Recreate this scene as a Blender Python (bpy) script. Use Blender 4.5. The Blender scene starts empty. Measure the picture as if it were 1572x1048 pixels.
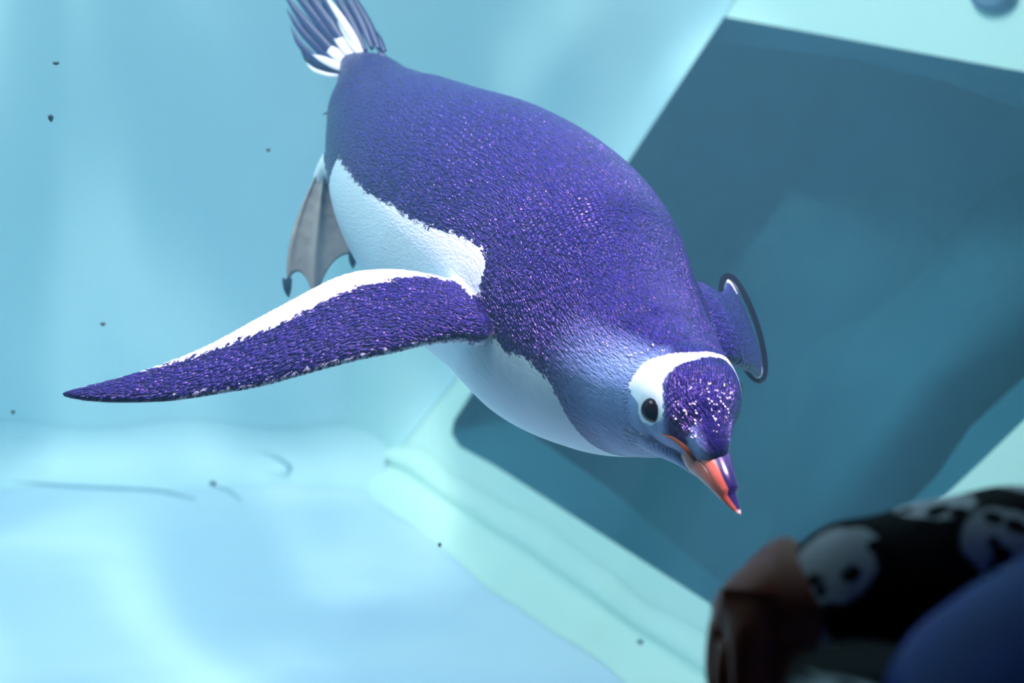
import bpy, bmesh, math, random
import numpy as np
from mathutils import Vector, Matrix
from mathutils.bvhtree import BVHTree
from mathutils.kdtree import KDTree

random.seed(7)
rng = np.random.default_rng(7)
SC = bpy.context.scene
COL = SC.collection

# ------------------------------------------------------------------ camera
FPX = 1572 * 50.0 / 36.0
PITCH = math.radians(25)
CAM = Vector((0, 0, 1.5))
RIGHT = Vector((1, 0, 0))
UP = Vector((0, math.sin(PITCH), math.cos(PITCH)))
FWD = Vector((0, math.cos(PITCH), -math.sin(PITCH)))
cd = bpy.data.cameras.new('camera')
cam = bpy.data.objects.new('camera', cd)
COL.objects.link(cam)
cam.location = CAM
cam.rotation_euler = (math.pi / 2 - PITCH, 0, 0)
cd.lens = 50
cd.sensor_width = 36
cd.clip_start = 0.01
cd.dof.use_dof = True
cd.dof.focus_distance = 1.14
cd.dof.aperture_fstop = 5.0
SC.camera = cam

# ------------------------------------------------------------------ world, lights, exposure
w = bpy.data.worlds.new('world')
SC.world = w
w.use_nodes = True
w.node_tree.nodes['Background'].inputs[0].default_value = (0.02, 0.03, 0.06, 1)
w.node_tree.nodes['Background'].inputs[1].default_value = 0.05
SC.view_settings.view_transform = 'Standard'
SC.view_settings.look = 'None'
SC.view_settings.gamma = 1
SC.view_settings.use_curve_mapping = False
SC.view_settings.exposure = -0.2
SC.cycles.use_denoising = True
SC.cycles.max_bounces = 8
SC.cycles.volume_bounces = 1
SC.cycles.transparent_max_bounces = 16


def light(name, kind, loc, target, power, color, **kw):
    ld = bpy.data.lights.new(name, kind)
    ld.energy = power
    ld.color = color
    for k, v in kw.items():
        setattr(ld, k, v)
    o = bpy.data.objects.new(name, ld)
    COL.objects.link(o)
    o.location = loc
    d = Vector(target) - Vector(loc)
    o.rotation_euler = d.to_track_quat('-Z', 'Y').to_euler()
    return o


light('pool_overhead_lamp_offscreen', 'AREA', (-1.3, 2.0, 4.2), (-0.7, 2.1, 0), 222, (0.86, 0.95, 0.98), shape='RECTANGLE', size=2.2, size_y=1.3)
light('pool_violet_lamp_offscreen', 'SPOT', (1.14, 1.0, 4.0), (0.04, 1.1, 1.03), 2300, (1.0, 0.64, 0.96), spot_size=math.radians(18), spot_blend=0.8, shadow_soft_size=0.10)

# rippling light thrown through the water surface on to the back corner
cl_ = light('pool_ripple_lamp_offscreen', 'SPOT', (-1.11, 1.08, 4.2), (-0.7, 2.6, 0.2), 800, (0.92, 1.0, 0.92), spot_size=math.radians(46), spot_blend=0.7, shadow_soft_size=0.02)
cl_.data.use_nodes = True
lt = cl_.data.node_tree
em = [n for n in lt.nodes if n.type == 'EMISSION'][0]
tc = lt.nodes.new('ShaderNodeTexCoord')
nz_ = lt.nodes.new('ShaderNodeTexNoise')
nz_.inputs['Scale'].default_value = 5.5
nz_.inputs['Detail'].default_value = 2
nz_.inputs['Distortion'].default_value = 1.2
mr_ = lt.nodes.new('ShaderNodeMapRange')
mr_.interpolation_type = 'SMOOTHSTEP'
mr_.inputs[1].default_value = 0.45
mr_.inputs[2].default_value = 0.75
lt.links.new(tc.outputs['Normal'], nz_.inputs['Vector'])
lt.links.new(nz_.outputs['Fac'], mr_.inputs[0])
lt.links.new(mr_.outputs[0], em.inputs['Strength'])


# ------------------------------------------------------------------ helpers
def P(px, py, d):
    return CAM + d * ((px - 786) / FPX * RIGHT + (524 - py) / FPX * UP + FWD)


def ray(px, py):
    return ((px - 786) / FPX * RIGHT + (524 - py) / FPX * UP + FWD).normalized()


def hit(px, py, p0, n):
    r = ray(px, py)
    t = (p0 - CAM).dot(n) / r.dot(n)
    return CAM + r * t


def cvec(x, y, z):
    """camera-frame direction (right, up, toward viewer) -> world"""
    return (RIGHT * x + UP * y - FWD * z).normalized()


def link(name, me, mat=None, parent=None, smooth=True, loc=None):
    """me: Mesh with world coordinates; origin moved to parent or loc"""
    o = bpy.data.objects.new(name, me)
    COL.objects.link(o)
    if mat is not None:
        me.materials.append(mat)
    if smooth:
        me.polygons.foreach_set('use_smooth', [True] * len(me.polygons))
    if parent is not None:
        top = Vector((0, 0, 0))
        p = parent
        while p is not None:
            top = top + p.location
            p = p.parent
        me.transform(Matrix.Translation(-top))
        o.parent = parent
    elif loc is not None:
        me.transform(Matrix.Translation(-Vector(loc)))
        o.location = loc
    return o


def mesh(verts, faces):
    me = bpy.data.meshes.new('mesh')
    me.from_pydata([tuple(v) for v in verts], [], faces)
    me.update()
    return me


def empty(name, loc, label, cat, group=None):
    o = bpy.data.objects.new(name, None)
    COL.objects.link(o)
    o.location = loc
    tag(o, label, cat, group)
    return o


def tag(o, label, cat, group=None):
    o['label'] = label
    o['category'] = cat
    if group:
        o['group'] = group


def structure(o, label=None):
    o['kind'] = 'structure'
    if label:
        o['label'] = label
    return o


def crom(pts, n):
    """Catmull-Rom through pts (k x m array) giving n samples, chord-length parametrised"""
    p = np.asarray(pts, float)
    dist = np.r_[0, np.cumsum(np.maximum(1e-9, np.linalg.norm(np.diff(p[:, :3], axis=0), axis=1)))]
    u = np.linspace(0, dist[-1], n)
    out = np.zeros((n, p.shape[1]))
    m = np.zeros_like(p)
    for i in range(len(p)):
        a, b = max(0, i - 1), min(len(p) - 1, i + 1)
        m[i] = (p[b] - p[a]) / max(1e-9, dist[b] - dist[a])
    for k, x in enumerate(u):
        i = min(len(p) - 2, max(0, np.searchsorted(dist, x, 'right') - 1))
        h = dist[i + 1] - dist[i]
        t = (x - dist[i]) / h
        h00 = 2 * t**3 - 3 * t**2 + 1
        h10 = t**3 - 2 * t**2 + t
        h01 = -2 * t**3 + 3 * t**2
        h11 = t**3 - t**2
        out[k] = h00 * p[i] + h10 * h * m[i] + h01 * p[i + 1] + h11 * h * m[i + 1]
    return out


def ring_faces(nr, nc, caps=True):
    f = []
    for i in range(nr - 1):
        for j in range(nc):
            f.append((i * nc + j, i * nc + (j + 1) % nc, (i + 1) * nc + (j + 1) % nc, (i + 1) * nc + j))
    if caps:
        f.append(tuple(reversed(range(nc))))
        f.append(tuple((nr - 1) * nc + j for j in range(nc)))
    return f


def tube(pts, radii, nc=10, n=None, caps=True, flat=1.0, ref=None):
    a = np.c_[np.array([tuple(p) for p in pts]), np.array(radii)]
    if n:
        a = crom(a, n)
    c = a[:, :3]
    t = np.gradient(c, axis=0)
    t /= np.linalg.norm(t, axis=1)[:, None]
    up = np.array(ref if ref is not None else (0.13, 0.21, 0.97), float)
    vs = []
    for i in range(len(c)):
        s = np.cross(t[i], up)
        if np.linalg.norm(s) < 1e-4:
            s = np.cross(t[i], (1, 0, 0))
        s /= np.linalg.norm(s)
        b = np.cross(s, t[i])
        for j in range(nc):
            th = 2 * math.pi * j / nc
            vs.append(c[i] + max(a[i, 3], 1e-5) * (math.cos(th) * s + flat * math.sin(th) * b))
    return vs, ring_faces(len(c), nc, caps)


def poly_sd(pts, poly):
    """signed distance (positive inside) of 2D points to polygon"""
    pts = np.asarray(pts, float)
    poly = np.asarray(poly, float)
    best = np.full(len(pts), 1e9)
    inside = np.zeros(len(pts), bool)
    for k in range(len(poly)):
        a, b = poly[k], poly[(k + 1) % len(poly)]
        ab = b - a
        t = np.clip(((pts - a) @ ab) / max(1e-12, ab @ ab), 0, 1)
        best = np.minimum(best, np.linalg.norm(pts - (a + t[:, None] * ab), axis=1))
        cond = (a[1] > pts[:, 1]) != (b[1] > pts[:, 1])
        with np.errstate(divide='ignore', invalid='ignore'):
            xi = (b[0] - a[0]) * (pts[:, 1] - a[1]) / (b[1] - a[1]) + a[0]
        inside ^= cond & (pts[:, 0] < xi)
    return np.where(inside, best, -best)


# ------------------------------------------------------------------ materials
class NT:
    def __init__(self, name):
        self.m = bpy.data.materials.new(name)
        self.m.use_nodes = True
        self.t = self.m.node_tree
        self.t.nodes.clear()
        self.out = self.n('ShaderNodeOutputMaterial')

    def n(self, kind, **props):
        x = self.t.nodes.new(kind)
        for k, v in props.items():
            setattr(x, k, v)
        return x

    def l(self, a, b):
        self.t.links.new(a, b)

    def put(self, sock, v):
        if isinstance(v, bpy.types.NodeSocket):
            self.l(v, sock)
        else:
            sock.default_value = v

    def math(self, op, a, b=0.0, c=None, clamp=False):
        x = self.n('ShaderNodeMath', operation=op, use_clamp=clamp)
        self.put(x.inputs[0], a)
        self.put(x.inputs[1], b)
        if c is not None:
            self.put(x.inputs[2], c)
        return x.outputs[0]

    def mix(self, f, a, b, blend='MIX'):
        x = self.n('ShaderNodeMix', data_type='RGBA', blend_type=blend)
        self.put(x.inputs[0], f)
        self.put(x.inputs[6], a if isinstance(a, bpy.types.NodeSocket) else (*a, 1))
        self.put(x.inputs[7], b if isinstance(b, bpy.types.NodeSocket) else (*b, 1))
        return x.outputs[2]

    def ramp(self, f, stops):
        x = self.n('ShaderNodeValToRGB')
        e = x.color_ramp.elements
        while len(e) < len(stops):
            e.new(0.5)
        for i, (p, c) in enumerate(stops):
            e[i].position = p
            e[i].color = (*c, 1) if len(c) == 3 else c
        self.l(f, x.inputs[0])
        return x.outputs[0]

    def step(self, v, lo, hi):
        x = self.n('ShaderNodeMapRange', interpolation_type='SMOOTHSTEP')
        self.put(x.inputs[0], v)
        x.inputs[1].default_value = lo
        x.inputs[2].default_value = hi
        return x.outputs[0]

    def attr(self, name):
        return self.n('ShaderNodeAttribute', attribute_name=name)

    def noise(self, vec, scale, detail=3, rough=0.5, dist=0.0):
        x = self.n('ShaderNodeTexNoise')
        if vec is not None:
            self.l(vec, x.inputs['Vector'])
        x.inputs['Scale'].default_value = scale
        x.inputs['Detail'].default_value = detail
        x.inputs['Roughness'].default_value = rough
        x.inputs['Distortion'].default_value = dist
        return x.outputs['Fac']

    def scaled(self, vec, s, rot=(0, 0, 0)):
        x = self.n('ShaderNodeMapping')
        self.l(vec, x.inputs[0])
        x.inputs['Scale'].default_value = s
        x.inputs['Rotation'].default_value = rot
        return x.outputs[0]

    def geo(self):
        return self.n('ShaderNodeNewGeometry').outputs['Position']

    def obj(self):
        return self.n('ShaderNodeTexCoord').outputs['Object']

    def bsdf(self, color, rough=0.5, spec=0.5, bump=None, bstr=0.3, bdist=0.002, **kw):
        b = self.n('ShaderNodeBsdfPrincipled')
        self.put(b.inputs['Base Color'], color if isinstance(color, bpy.types.NodeSocket) else (*color, 1))
        self.put(b.inputs['Roughness'], rough)
        self.put(b.inputs['Specular IOR Level'], spec)
        for k, v in kw.items():
            self.put(b.inputs[k.replace('_', ' ')], v)
        if bump is not None:
            bp = self.n('ShaderNodeBump')
            bp.inputs['Strength'].default_value = bstr
            bp.inputs['Distance'].default_value = bdist
            self.l(bump, bp.inputs['Height'])
            self.l(bp.outputs[0], b.inputs['Normal'])
        self.l(b.outputs[0], self.out.inputs[0])
        return self.m


def simple(name, color, rough=0.5, spec=0.5, vary=0.15, scale=40, bstr=0.15, **kw):
    t = NT(name)
    nz = t.noise(t.obj(), scale, 4)
    c = t.mix(nz, tuple(x * (1 - vary) for x in color), tuple(min(1, x * (1 + vary)) for x in color))
    return t.bsdf(c, rough, spec, nz, bstr, 0.001, **kw)


def pool_material(name, cols, scale=1.6, stretch=(1, 1, 1), rough=0.6, dist=0.6, spec=0.2):
    """pale pool render with soft blotches of staining and of ripple light put into the colour"""
    t = NT(name)
    g = t.scaled(t.geo(), stretch)
    n1 = t.noise(g, scale, 2, 0.45, dist)
    c = t.ramp(n1, [(0.30, cols[0]), (0.48, cols[1]), (0.62, cols[2]), (0.74, cols[3])])
    n2 = t.noise(t.geo(), 45, 5, 0.6)
    c = t.mix(t.step(n2, 0.3, 0.7), c, c)
    return t.bsdf(c, rough, spec, n2, 0.12, 0.004)


M_WALLB = pool_material('pale_cyan_render', [(0.56, 0.79, 0.84), (0.59, 0.82, 0.86), (0.61, 0.83, 0.87), (0.64, 0.85, 0.87)], 2.6, (1, 1, 0.8))
M_WALLA = pool_material('pale_mint_render', [(0.54, 0.80, 0.72), (0.60, 0.85, 0.75), (0.63, 0.86, 0.76), (0.66, 0.88, 0.78)], 1.5)
M_CORNER = pool_material('pale_aqua_render', [(0.46, 0.72, 0.76), (0.54, 0.79, 0.80), (0.58, 0.82, 0.82), (0.66, 0.86, 0.82)], 2.0)
M_FLOOR = pool_material('pale_blue_pool_floor', [(0.52, 0.70, 0.86), (0.56, 0.75, 0.88), (0.59, 0.78, 0.88), (0.62, 0.80, 0.88)], 1.9, (0.8, 2.6, 1), 0.55, 0.9)
M_COVE = M_WALLA
M_RECESS = pool_material('deep_teal_recess_shade', [(0.018, 0.095, 0.135), (0.022, 0.11, 0.15), (0.026, 0.12, 0.16), (0.032, 0.135, 0.17)], 4, spec=0.05)  # the opening's shade is put into one dark teal colour
M_DARK = simple('black_gallery_paint', (0.01, 0.01, 0.013), 0.8, 0.2, scale=8)
M_CARPET = simple('black_gallery_carpet', (0.008, 0.008, 0.012), 0.95, 0.1, scale=300)

# ------------------------------------------------------------------ the pool
ZF = -0.10
P0 = Vector((-0.316, 2.78, ZF))
E = Vector((0.629, -0.777, 0)).normalized()
NH = Vector((-E.y * -1, 0, 0))
NH = Vector((-0.777, -0.629, 0)).normalized()
ALPHA = math.radians(25)
NA = (NH * math.cos(ALPHA) + Vector((0, 0, 1)) * math.sin(ALPHA)).normalized()
VA = NA.cross(E).normalized()
if VA.z < 0:
    VA = -VA
TOPZ = 3.3

# floor and back wall
def wa(y, z, o=0.0):
    q = P0 - NH * ((z - ZF) * math.tan(ALPHA)) + NH * o
    q = q + E * ((y - q.y) / E.y)
    return (q.x, q.y, z)


structure(link('floor', mesh([(-3, 0.78, ZF), wa(0.78, ZF), wa(2.78, ZF), (-3, 2.78, ZF)], [(0, 1, 2, 3)]), M_FLOOR), 'pale blue streaked pool floor')
structure(link('wall_back', mesh([(-3, 2.78, ZF), wa(2.78, ZF), wa(2.78, TOPZ), (-3, 2.78, TOPZ)], [(0, 1, 2, 3)]), M_WALLB), 'pale cyan blotched pool back wall')
structure(link('wall_left', mesh([(-2.6, 0.78, ZF), (-2.6, 2.78, ZF), (-2.6, 2.78, TOPZ), (-2.6, 0.78, TOPZ)], [(0, 1, 2, 3)]), M_WALLB))


def A2(px, py, off=0.0):
    return hit(px, py, P0 - NA * off, NA)


OPEN = [((1085, 34), (1092, 70)), ((1096, 22), (1108, 66)), ((1115, 26), (1125, 68)), ((1300, 60), (1300, 88)),
        ((1450, 88), (1450, 125)), ((1572, 110), (1572, 168)), ((1800, 152), (1790, 230)), ((1950, 230), (1900, 300)),
        ((1900, 330), (1830, 350)), ((1760, 470), (1700, 460)), ((1650, 570), (1610, 545)), ((1572, 645), (1560, 590)),
        ((1510, 705), (1490, 655)), ((1460, 752), (1438, 730)), ((1400, 805), (1380, 790)), ((1330, 870), (1310, 850)),
        ((1270, 930), (1250, 895)), ((1225, 975), (1200, 915)), ((1190, 990), (1165, 915)), ((1150, 965), (1130, 905)),
        ((1120, 946), (1095, 885)), ((900, 805), (930, 745)), ((760, 715), (800, 655)), ((705, 685), (745, 620)),
        ((693, 665), (733, 605)), ((697, 645), (732, 595)), ((718, 612), (740, 570)), ((830, 440), (842, 435)),
        ((965, 235), (975, 240)), ((1030, 125), (1040, 135)), ((1060, 75), (1068, 95))]
outer = [A2(*a) for a, b in OPEN]
inner = [A2(*b, 0.10) for a, b in OPEN]
cx = sum(b[0] for a, b in OPEN) / len(OPEN)
cy = sum(b[1] for a, b in OPEN) / len(OPEN)
back = [A2(cx + (b[0] - cx) * 1.12, cy + (b[1] - cy) * 1.12, 0.42) for a, b in OPEN]

# leaning side wall with the opening cut out, 12 cm of thickness shown by the reveal
bm = bmesh.new()
edge_pts = [Vector(wa(2.78, ZF)), P0 + E * 2.58, Vector(wa(0.78, TOPZ)), Vector(wa(2.78, TOPZ))]
lo = [bm.verts.new(p) for p in edge_pts]
li = [bm.verts.new(p) for p in outer]
es = [bm.edges.new((lo[i], lo[(i + 1) % 4])) for i in range(4)]
es += [bm.edges.new((li[i], li[(i + 1) % len(li)])) for i in range(len(li))]
bmesh.ops.triangle_fill(bm, edges=es, use_beauty=True, normal=NA)
me = bpy.data.meshes.new('mesh')
bm.to_mesh(me)
wall_right = structure(link('wall_right', me, M_WALLA, smooth=False), 'pale mint leaning pool wall with a dark opening')
k = len(OPEN)
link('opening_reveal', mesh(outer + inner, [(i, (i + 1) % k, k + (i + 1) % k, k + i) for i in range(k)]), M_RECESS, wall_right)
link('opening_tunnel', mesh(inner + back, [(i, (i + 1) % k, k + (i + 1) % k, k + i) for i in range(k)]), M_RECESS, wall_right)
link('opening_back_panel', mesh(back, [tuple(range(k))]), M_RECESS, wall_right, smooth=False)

# mound added inside the opening, shaped to catch more light
mound = [(1205, 640), (1212, 585), (1240, 530), (1290, 500), (1330, 485), (1400, 432), (1450, 372), (1490, 322), (1530, 285), (1580, 255),
         (1680, 230), (1760, 300), (1720, 440), (1600, 560), (1500, 668), (1440, 742), (1350, 830), (1260, 900), (1180, 912), (1165, 860), (1190, 800), (1203, 720)]
mx = sum(p[0] for p in mound) / len(mound)
my = sum(p[1] for p in mound) / len(mound)
vs, fs = [], []
nr = 9
for r in range(nr):
    q = 1 - r / (nr - 1)
    for i, (x, y) in enumerate(mound):
        off = 0.40 - 0.16 * math.sin((1 - q) * math.pi / 2)
        vs.append(A2(mx + (x - mx) * q, my + (y - my) * q + (1 - q) * 30, off))
fs = ring_faces(nr, len(mound), False)
link('opening_lit_mound', mesh(vs, fs), M_RECESS, wall_right)

# coved skirting between floor and the leaning wall, two steps
cv, nr = [], 14
L = [(-0.10 + i * 0.06) for i in range(46)]
for i, s in enumerate(L):
    wob = 0.012 * math.sin(i * 0.7) + 0.006 * math.sin(i * 1.9)
    for j in range(nr):
        a = j / (nr - 1) * math.pi / 2
        R = (0.085 + wob * 0.6) * min(1.0, 0.25 + max(0, s + 0.10) / 0.35)
        bulge = 0.018 * math.sin(a * 2) ** 2 * math.sin(a * 6)
        out = R * (1 - math.sin(a)) + bulge
        upz = R * (1 - math.cos(a))
        cv.append(P0 + E * s + NH * out - NH * (upz * math.tan(ALPHA)) + Vector((0, 0, upz + 0.001)) + NA * 0.002)
fs = [(i * nr + j, i * nr + j + 1, (i + 1) * nr + j + 1, (i + 1) * nr + j) for i in range(len(L) - 1) for j in range(nr - 1)]
structure(link('trim_1', mesh(cv, fs), M_COVE), 'pale mint coved skirting below the leaning pool wall')
# rounded inner corner between back wall and leaning wall
cv, nz2, nk2 = [], 30, 20
for i in range(nz2):
    z = ZF + (TOPZ - ZF) * i / (nz2 - 1)
    q = P0 - NH * ((z - ZF) * math.tan(ALPHA))
    X = q + E * ((2.778 - q.y) / E.y)
    X.z = z
    la = 0.04 + 0.11 * min(1, (z - ZF) / 0.7)
    lb = 0.05 + 0.85 * min(1, (z - ZF) / 1.4)
    a_, b_ = X + Vector((-lb, 0, 0)), X + E * la
    for j in range(nk2):
        u_ = j / (nk2 - 1)
        cv.append(a_ * (1 - u_) ** 2 + X * 2 * u_ * (1 - u_) + b_ * u_ ** 2 + (NH * 0.002))
structure(link('wall_corner', mesh(cv, [(i * nk2 + j, i * nk2 + j + 1, (i + 1) * nk2 + j + 1, (i + 1) * nk2 + j) for i in range(nz2 - 1) for j in range(nk2 - 1)]), M_CORNER), 'rounded pale corner of the pool')
# cove along the back wall
cv = []
L = [(-2.5 + i * 0.06) for i in range(38)]
for i, x in enumerate(L):
    R = 0.10 + 0.012 * math.sin(i * 0.9)
    for j in range(nr):
        a = j / (nr - 1) * math.pi / 2
        cv.append((x, 2.778 - R * (1 - math.sin(a)), ZF + 0.001 + R * (1 - math.cos(a))))
structure(link('trim_2', mesh(cv, [(i * nr + j, i * nr + j + 1, (i + 1) * nr + j + 1, (i + 1) * nr + j) for i in range(len(L) - 1) for j in range(nr - 1)]), M_WALLB), 'pale cove below the pool back wall')

# hairline cracks in the render along the cove
M_CRACK = simple('grey_crack_filler', (0.42, 0.60, 0.66), 0.8, 0.2)
FLP, FLN = Vector((0, 0, ZF + 0.003)), Vector((0, 0, 1))
for line in ([(395, 690), (425, 702), (455, 722), (500, 740)], [(0, 738), (60, 742), (150, 748), (240, 752), (300, 765)], [(330, 746), (350, 752), (372, 768)], [(20, 672), (60, 676)]):
    pts = []
    for x, y in line:
        q = hit(x, y, Vector((0, 2.70, 0)), Vector((0, -1, 0)))
        if q.z < ZF + 0.05:
            q = hit(x, y, FLP, FLN)
        pts.append(q)
    v, f = tube(pts, [0.0015] + [0.004] * (len(pts) - 2) + [0.0015], 6, 16)
    link('crack', mesh(v, f), M_CRACK, bpy.data.objects['floor'])

# water
t = NT('pool_water')
vv = t.n('ShaderNodeVolumePrincipled')
vv.inputs['Color'].default_value = (0.28, 0.76, 0.97, 1)
vv.inputs['Density'].default_value = 0.14
vv.inputs['Anisotropy'].default_value = 0.2
t.l(vv.outputs[0], t.out.inputs['Volume'])
bv = []
for z in (ZF + 0.002, 2.3):
    bv += [(-2.59, 0.802, z), wa(0.802, z, 0.05), wa(2.40, z, 0.05), (wa(2.40, z, 0.05)[0] - 0.95, 2.775, z), (-2.59, 2.775, z)]
water = link('pool_water', mesh(bv, [(4, 3, 2, 1, 0), (5, 6, 7, 8, 9), (0, 1, 6, 5), (1, 2, 7, 6), (2, 3, 8, 7), (3, 4, 9, 8), (4, 0, 5, 9)]), t.m, smooth=False)
water['kind'] = 'stuff'
tag(water, 'hazy blue green water filling the pool behind the glass', 'water')

# ------------------------------------------------------------------ viewing gallery
def slab(name, a, b, mat):
    x0, y0, z0 = a
    x1, y1, z1 = b
    bv = [(x, y, z) for x in (x0, x1) for y in (y0, y1) for z in (z0, z1)]
    return link(name, mesh(bv, [(0, 1, 3, 2), (4, 6, 7, 5), (0, 4, 5, 1), (2, 3, 7, 6), (0, 2, 6, 4), (1, 5, 7, 3)]), mat, smooth=False)


structure(slab('floor_gallery', (-2.6, -2.2, -0.06), (2.6, 0.70, 0.0), M_CARPET))
structure(slab('wall_gallery', (-2.6, -2.3, 0), (2.6, -2.2, 2.6), M_DARK))
structure(slab('ceiling', (-2.6, -2.2, 2.5), (2.6, 0.70, 2.6), M_DARK))
structure(slab('wall_window_sill', (-2.6, 0.70, -0.1), (2.6, 0.80, 0.80), M_DARK))  # unseen sill, raised to cut light coming up from the pool floor
structure(slab('wall_window_header', (-2.6, 0.70, 1.50), (2.6, 0.80, 3.3), M_DARK))  # unseen header, brought low to keep the pool lamps off the person
t = NT('acrylic_pane')
tr = t.n('ShaderNodeBsdfTransparent')
tr.inputs[0].default_value = (0.97, 0.99, 0.99, 1)
gl = t.n('ShaderNodeBsdfGlossy')
gl.inputs['Roughness'].default_value = 0.02
fr = t.n('ShaderNodeFresnel')
fr.inputs[0].default_value = 1.2
ms = t.n('ShaderNodeMixShader')
t.l(fr.outputs[0], ms.inputs[0])
t.l(tr.outputs[0], ms.inputs[1])
t.l(gl.outputs[0], ms.inputs[2])
t.l(ms.outputs[0], t.out.inputs[0])
structure(slab('window_1', (-2.6, 0.74, 0.80), (2.6, 0.76, 1.50), t.m), 'large clear acrylic viewing pane of the pool')

# ------------------------------------------------------------------ penguin
def pm(px, d):
    return px * d / FPX


# spine: px, py, depth, radius in px
SP = [(532, 92, 1.5, 12), (548, 108, 1.492, 34), (566, 132, 1.48, 58), (583, 170, 1.462, 86), (616, 221, 1.432, 125), (673, 287, 1.382, 168), (752, 350, 1.328, 200), (832, 414, 1.277, 208),
      (893, 494, 1.23, 196), (948, 548, 1.186, 162), (1008, 588, 1.136, 121), (1045, 608, 1.099, 94), (1060, 622, 1.076, 82), (1070, 643, 1.061, 66), (1081, 664, 1.051, 49), (1090, 683, 1.042, 34), (1097, 699, 1.037, 24), (1101, 711, 1.035, 9)]
sp = crom([(*P(x, y, d), pm(r, d)) for x, y, d, r in SP], 300)
SC_C, SC_R = sp[:, :3], sp[:, 3]
tang = np.gradient(SC_C, axis=0)
tang /= np.linalg.norm(tang, axis=1)[:, None]
slen = np.r_[0, np.cumsum(np.linalg.norm(np.diff(SC_C, axis=0), axis=1))]
UB = np.array(cvec(0.42, 0.36, 0.83))
NC = 144
bv, bs, bth = [], [], []
for i in range(len(sp)):
    u = UB - tang[i] * (UB @ tang[i])
    u /= np.linalg.norm(u)
    s = np.cross(tang[i], u)      # penguin's right side
    for j in range(NC):
        th = 2 * math.pi * j / NC
        bv.append(SC_C[i] + SC_R[i] * (math.cos(th) * u + math.sin(th) * s))
        bs.append(slen[i])
        bth.append((th + math.pi) % (2 * math.pi) - math.pi)
bv, bs, bth = np.array(bv), np.array(bs), np.array(bth)
bf = ring_faces(len(sp), NC)
bvh = BVHTree.FromPolygons([tuple(v) for v in bv], bf)
kd0 = KDTree(len(bv))
for i, v in enumerate(bv):
    kd0.insert(v, i)
kd0.balance()


def cast(px, py):
    h, n, _, _ = bvh.ray_cast(CAM, ray(px, py))
    return h, n


def s_theta(px, py):
    h, n = cast(px, py)
    if h is None:
        return None
    i = kd0.find(h)[1]
    return bs[i], abs(bth[i])


# boundary between dark back and white belly, read on the visible side, mirrored to the other
edge = []
for px, py in [(520, 238), (545, 277), (590, 311), (640, 336), (700, 361), (742, 378), (748, 405), (735, 440), (775, 538), (805, 549), (838, 580), (858, 615), (885, 660), (925, 700)]:
    r = s_theta(px, py)
    if r:
        edge.append(r)
edge.sort()
e_s = np.array([a for a, b in edge])
e_t = np.array([b for a, b in edge])
e_s = np.r_[0.0, max(0.01, e_s[0] - 0.05), e_s, e_s[-1] + 0.012]
e_t = np.r_[math.pi, math.pi, e_t, math.pi * 1.05]
tb = np.interp(bs, e_s, e_t)
rad = np.repeat(SC_R, NC)
b_white = np.clip((np.abs(bth) - tb) * np.maximum(rad, 0.02), -0.05, 0.05)

# head frame
HC = np.array(P(1060, 628, 1.085))
HF = np.array(cvec(0.40, -0.82, 0.42))
HU = np.array(cvec(0.36, 0.41, 0.84))
HU = HU - HF * (HU @ HF)
HU /= np.linalg.norm(HU)
HS = np.cross(HF, HU)


def head_ll(v):
    d = np.atleast_2d(v) - HC
    d = d / np.maximum(1e-9, np.linalg.norm(d, axis=1))[:, None]
    a, b, c = np.abs(d @ HS), d @ HF, d @ HU
    return np.c_[np.arctan2(a, c), np.arcsin(np.clip(b, -1, 1))]


def head_poly(pxs, mid_ends=False):
    hs = [np.array(cast(x, y)[0]) for x, y in pxs if cast(x, y)[0] is not None]
    ll = [head_ll(h)[0] for h in hs if (h - HC) @ HS > 0]
    return np.array(ll)


HPATCH = [(1082, 542), (1060, 541), (1035, 542), (1010, 547), (985, 557), (970, 573), (965, 592), (971, 607), (981, 618), (979, 634), (986, 648), (999, 653), (1014, 646),
          (1020, 630), (1018, 610), (1017, 590), (1025, 573), (1040, 561), (1060, 553), (1082, 551)]
hp = head_poly(HPATCH)
nb_ = 5
for q in range(nb_ - 1, -1, -1):
    if hp[q][0] < 0.55:
        hp[q][1] = max(hp[q][1], hp[q + 1][1])
hp = np.r_[[[-0.3, hp[0][1]]], hp, [[-0.3, hp[-1][1]]]]
near_head = np.linalg.norm(bv - HC, axis=1) < pm(105, 1.09)
in_head = near_head & (bs > slen[-1] - 0.20)
idx = np.where(in_head)[0]
ll = head_ll(bv[idx])
hw = poly_sd(ll, hp) * pm(80, 1.085)
far = (bv[idx] - HC) @ HS < 0
hw = np.where(far, np.minimum(hw, (ll[:, 1] + 0.60 - 0.10 * np.minimum(ll[:, 0], 1)) * pm(80, 1.085)), hw)
b_white[idx] = np.maximum(b_white[idx], hw)
GAPE = [(1016, 667), (1040, 672), (1062, 684), (1080, 700), (1076, 722), (1062, 722), (1054, 704), (1044, 688), (1030, 676)]
gp = head_poly(GAPE)
b_orange = np.full(len(bv), -0.05)
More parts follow.
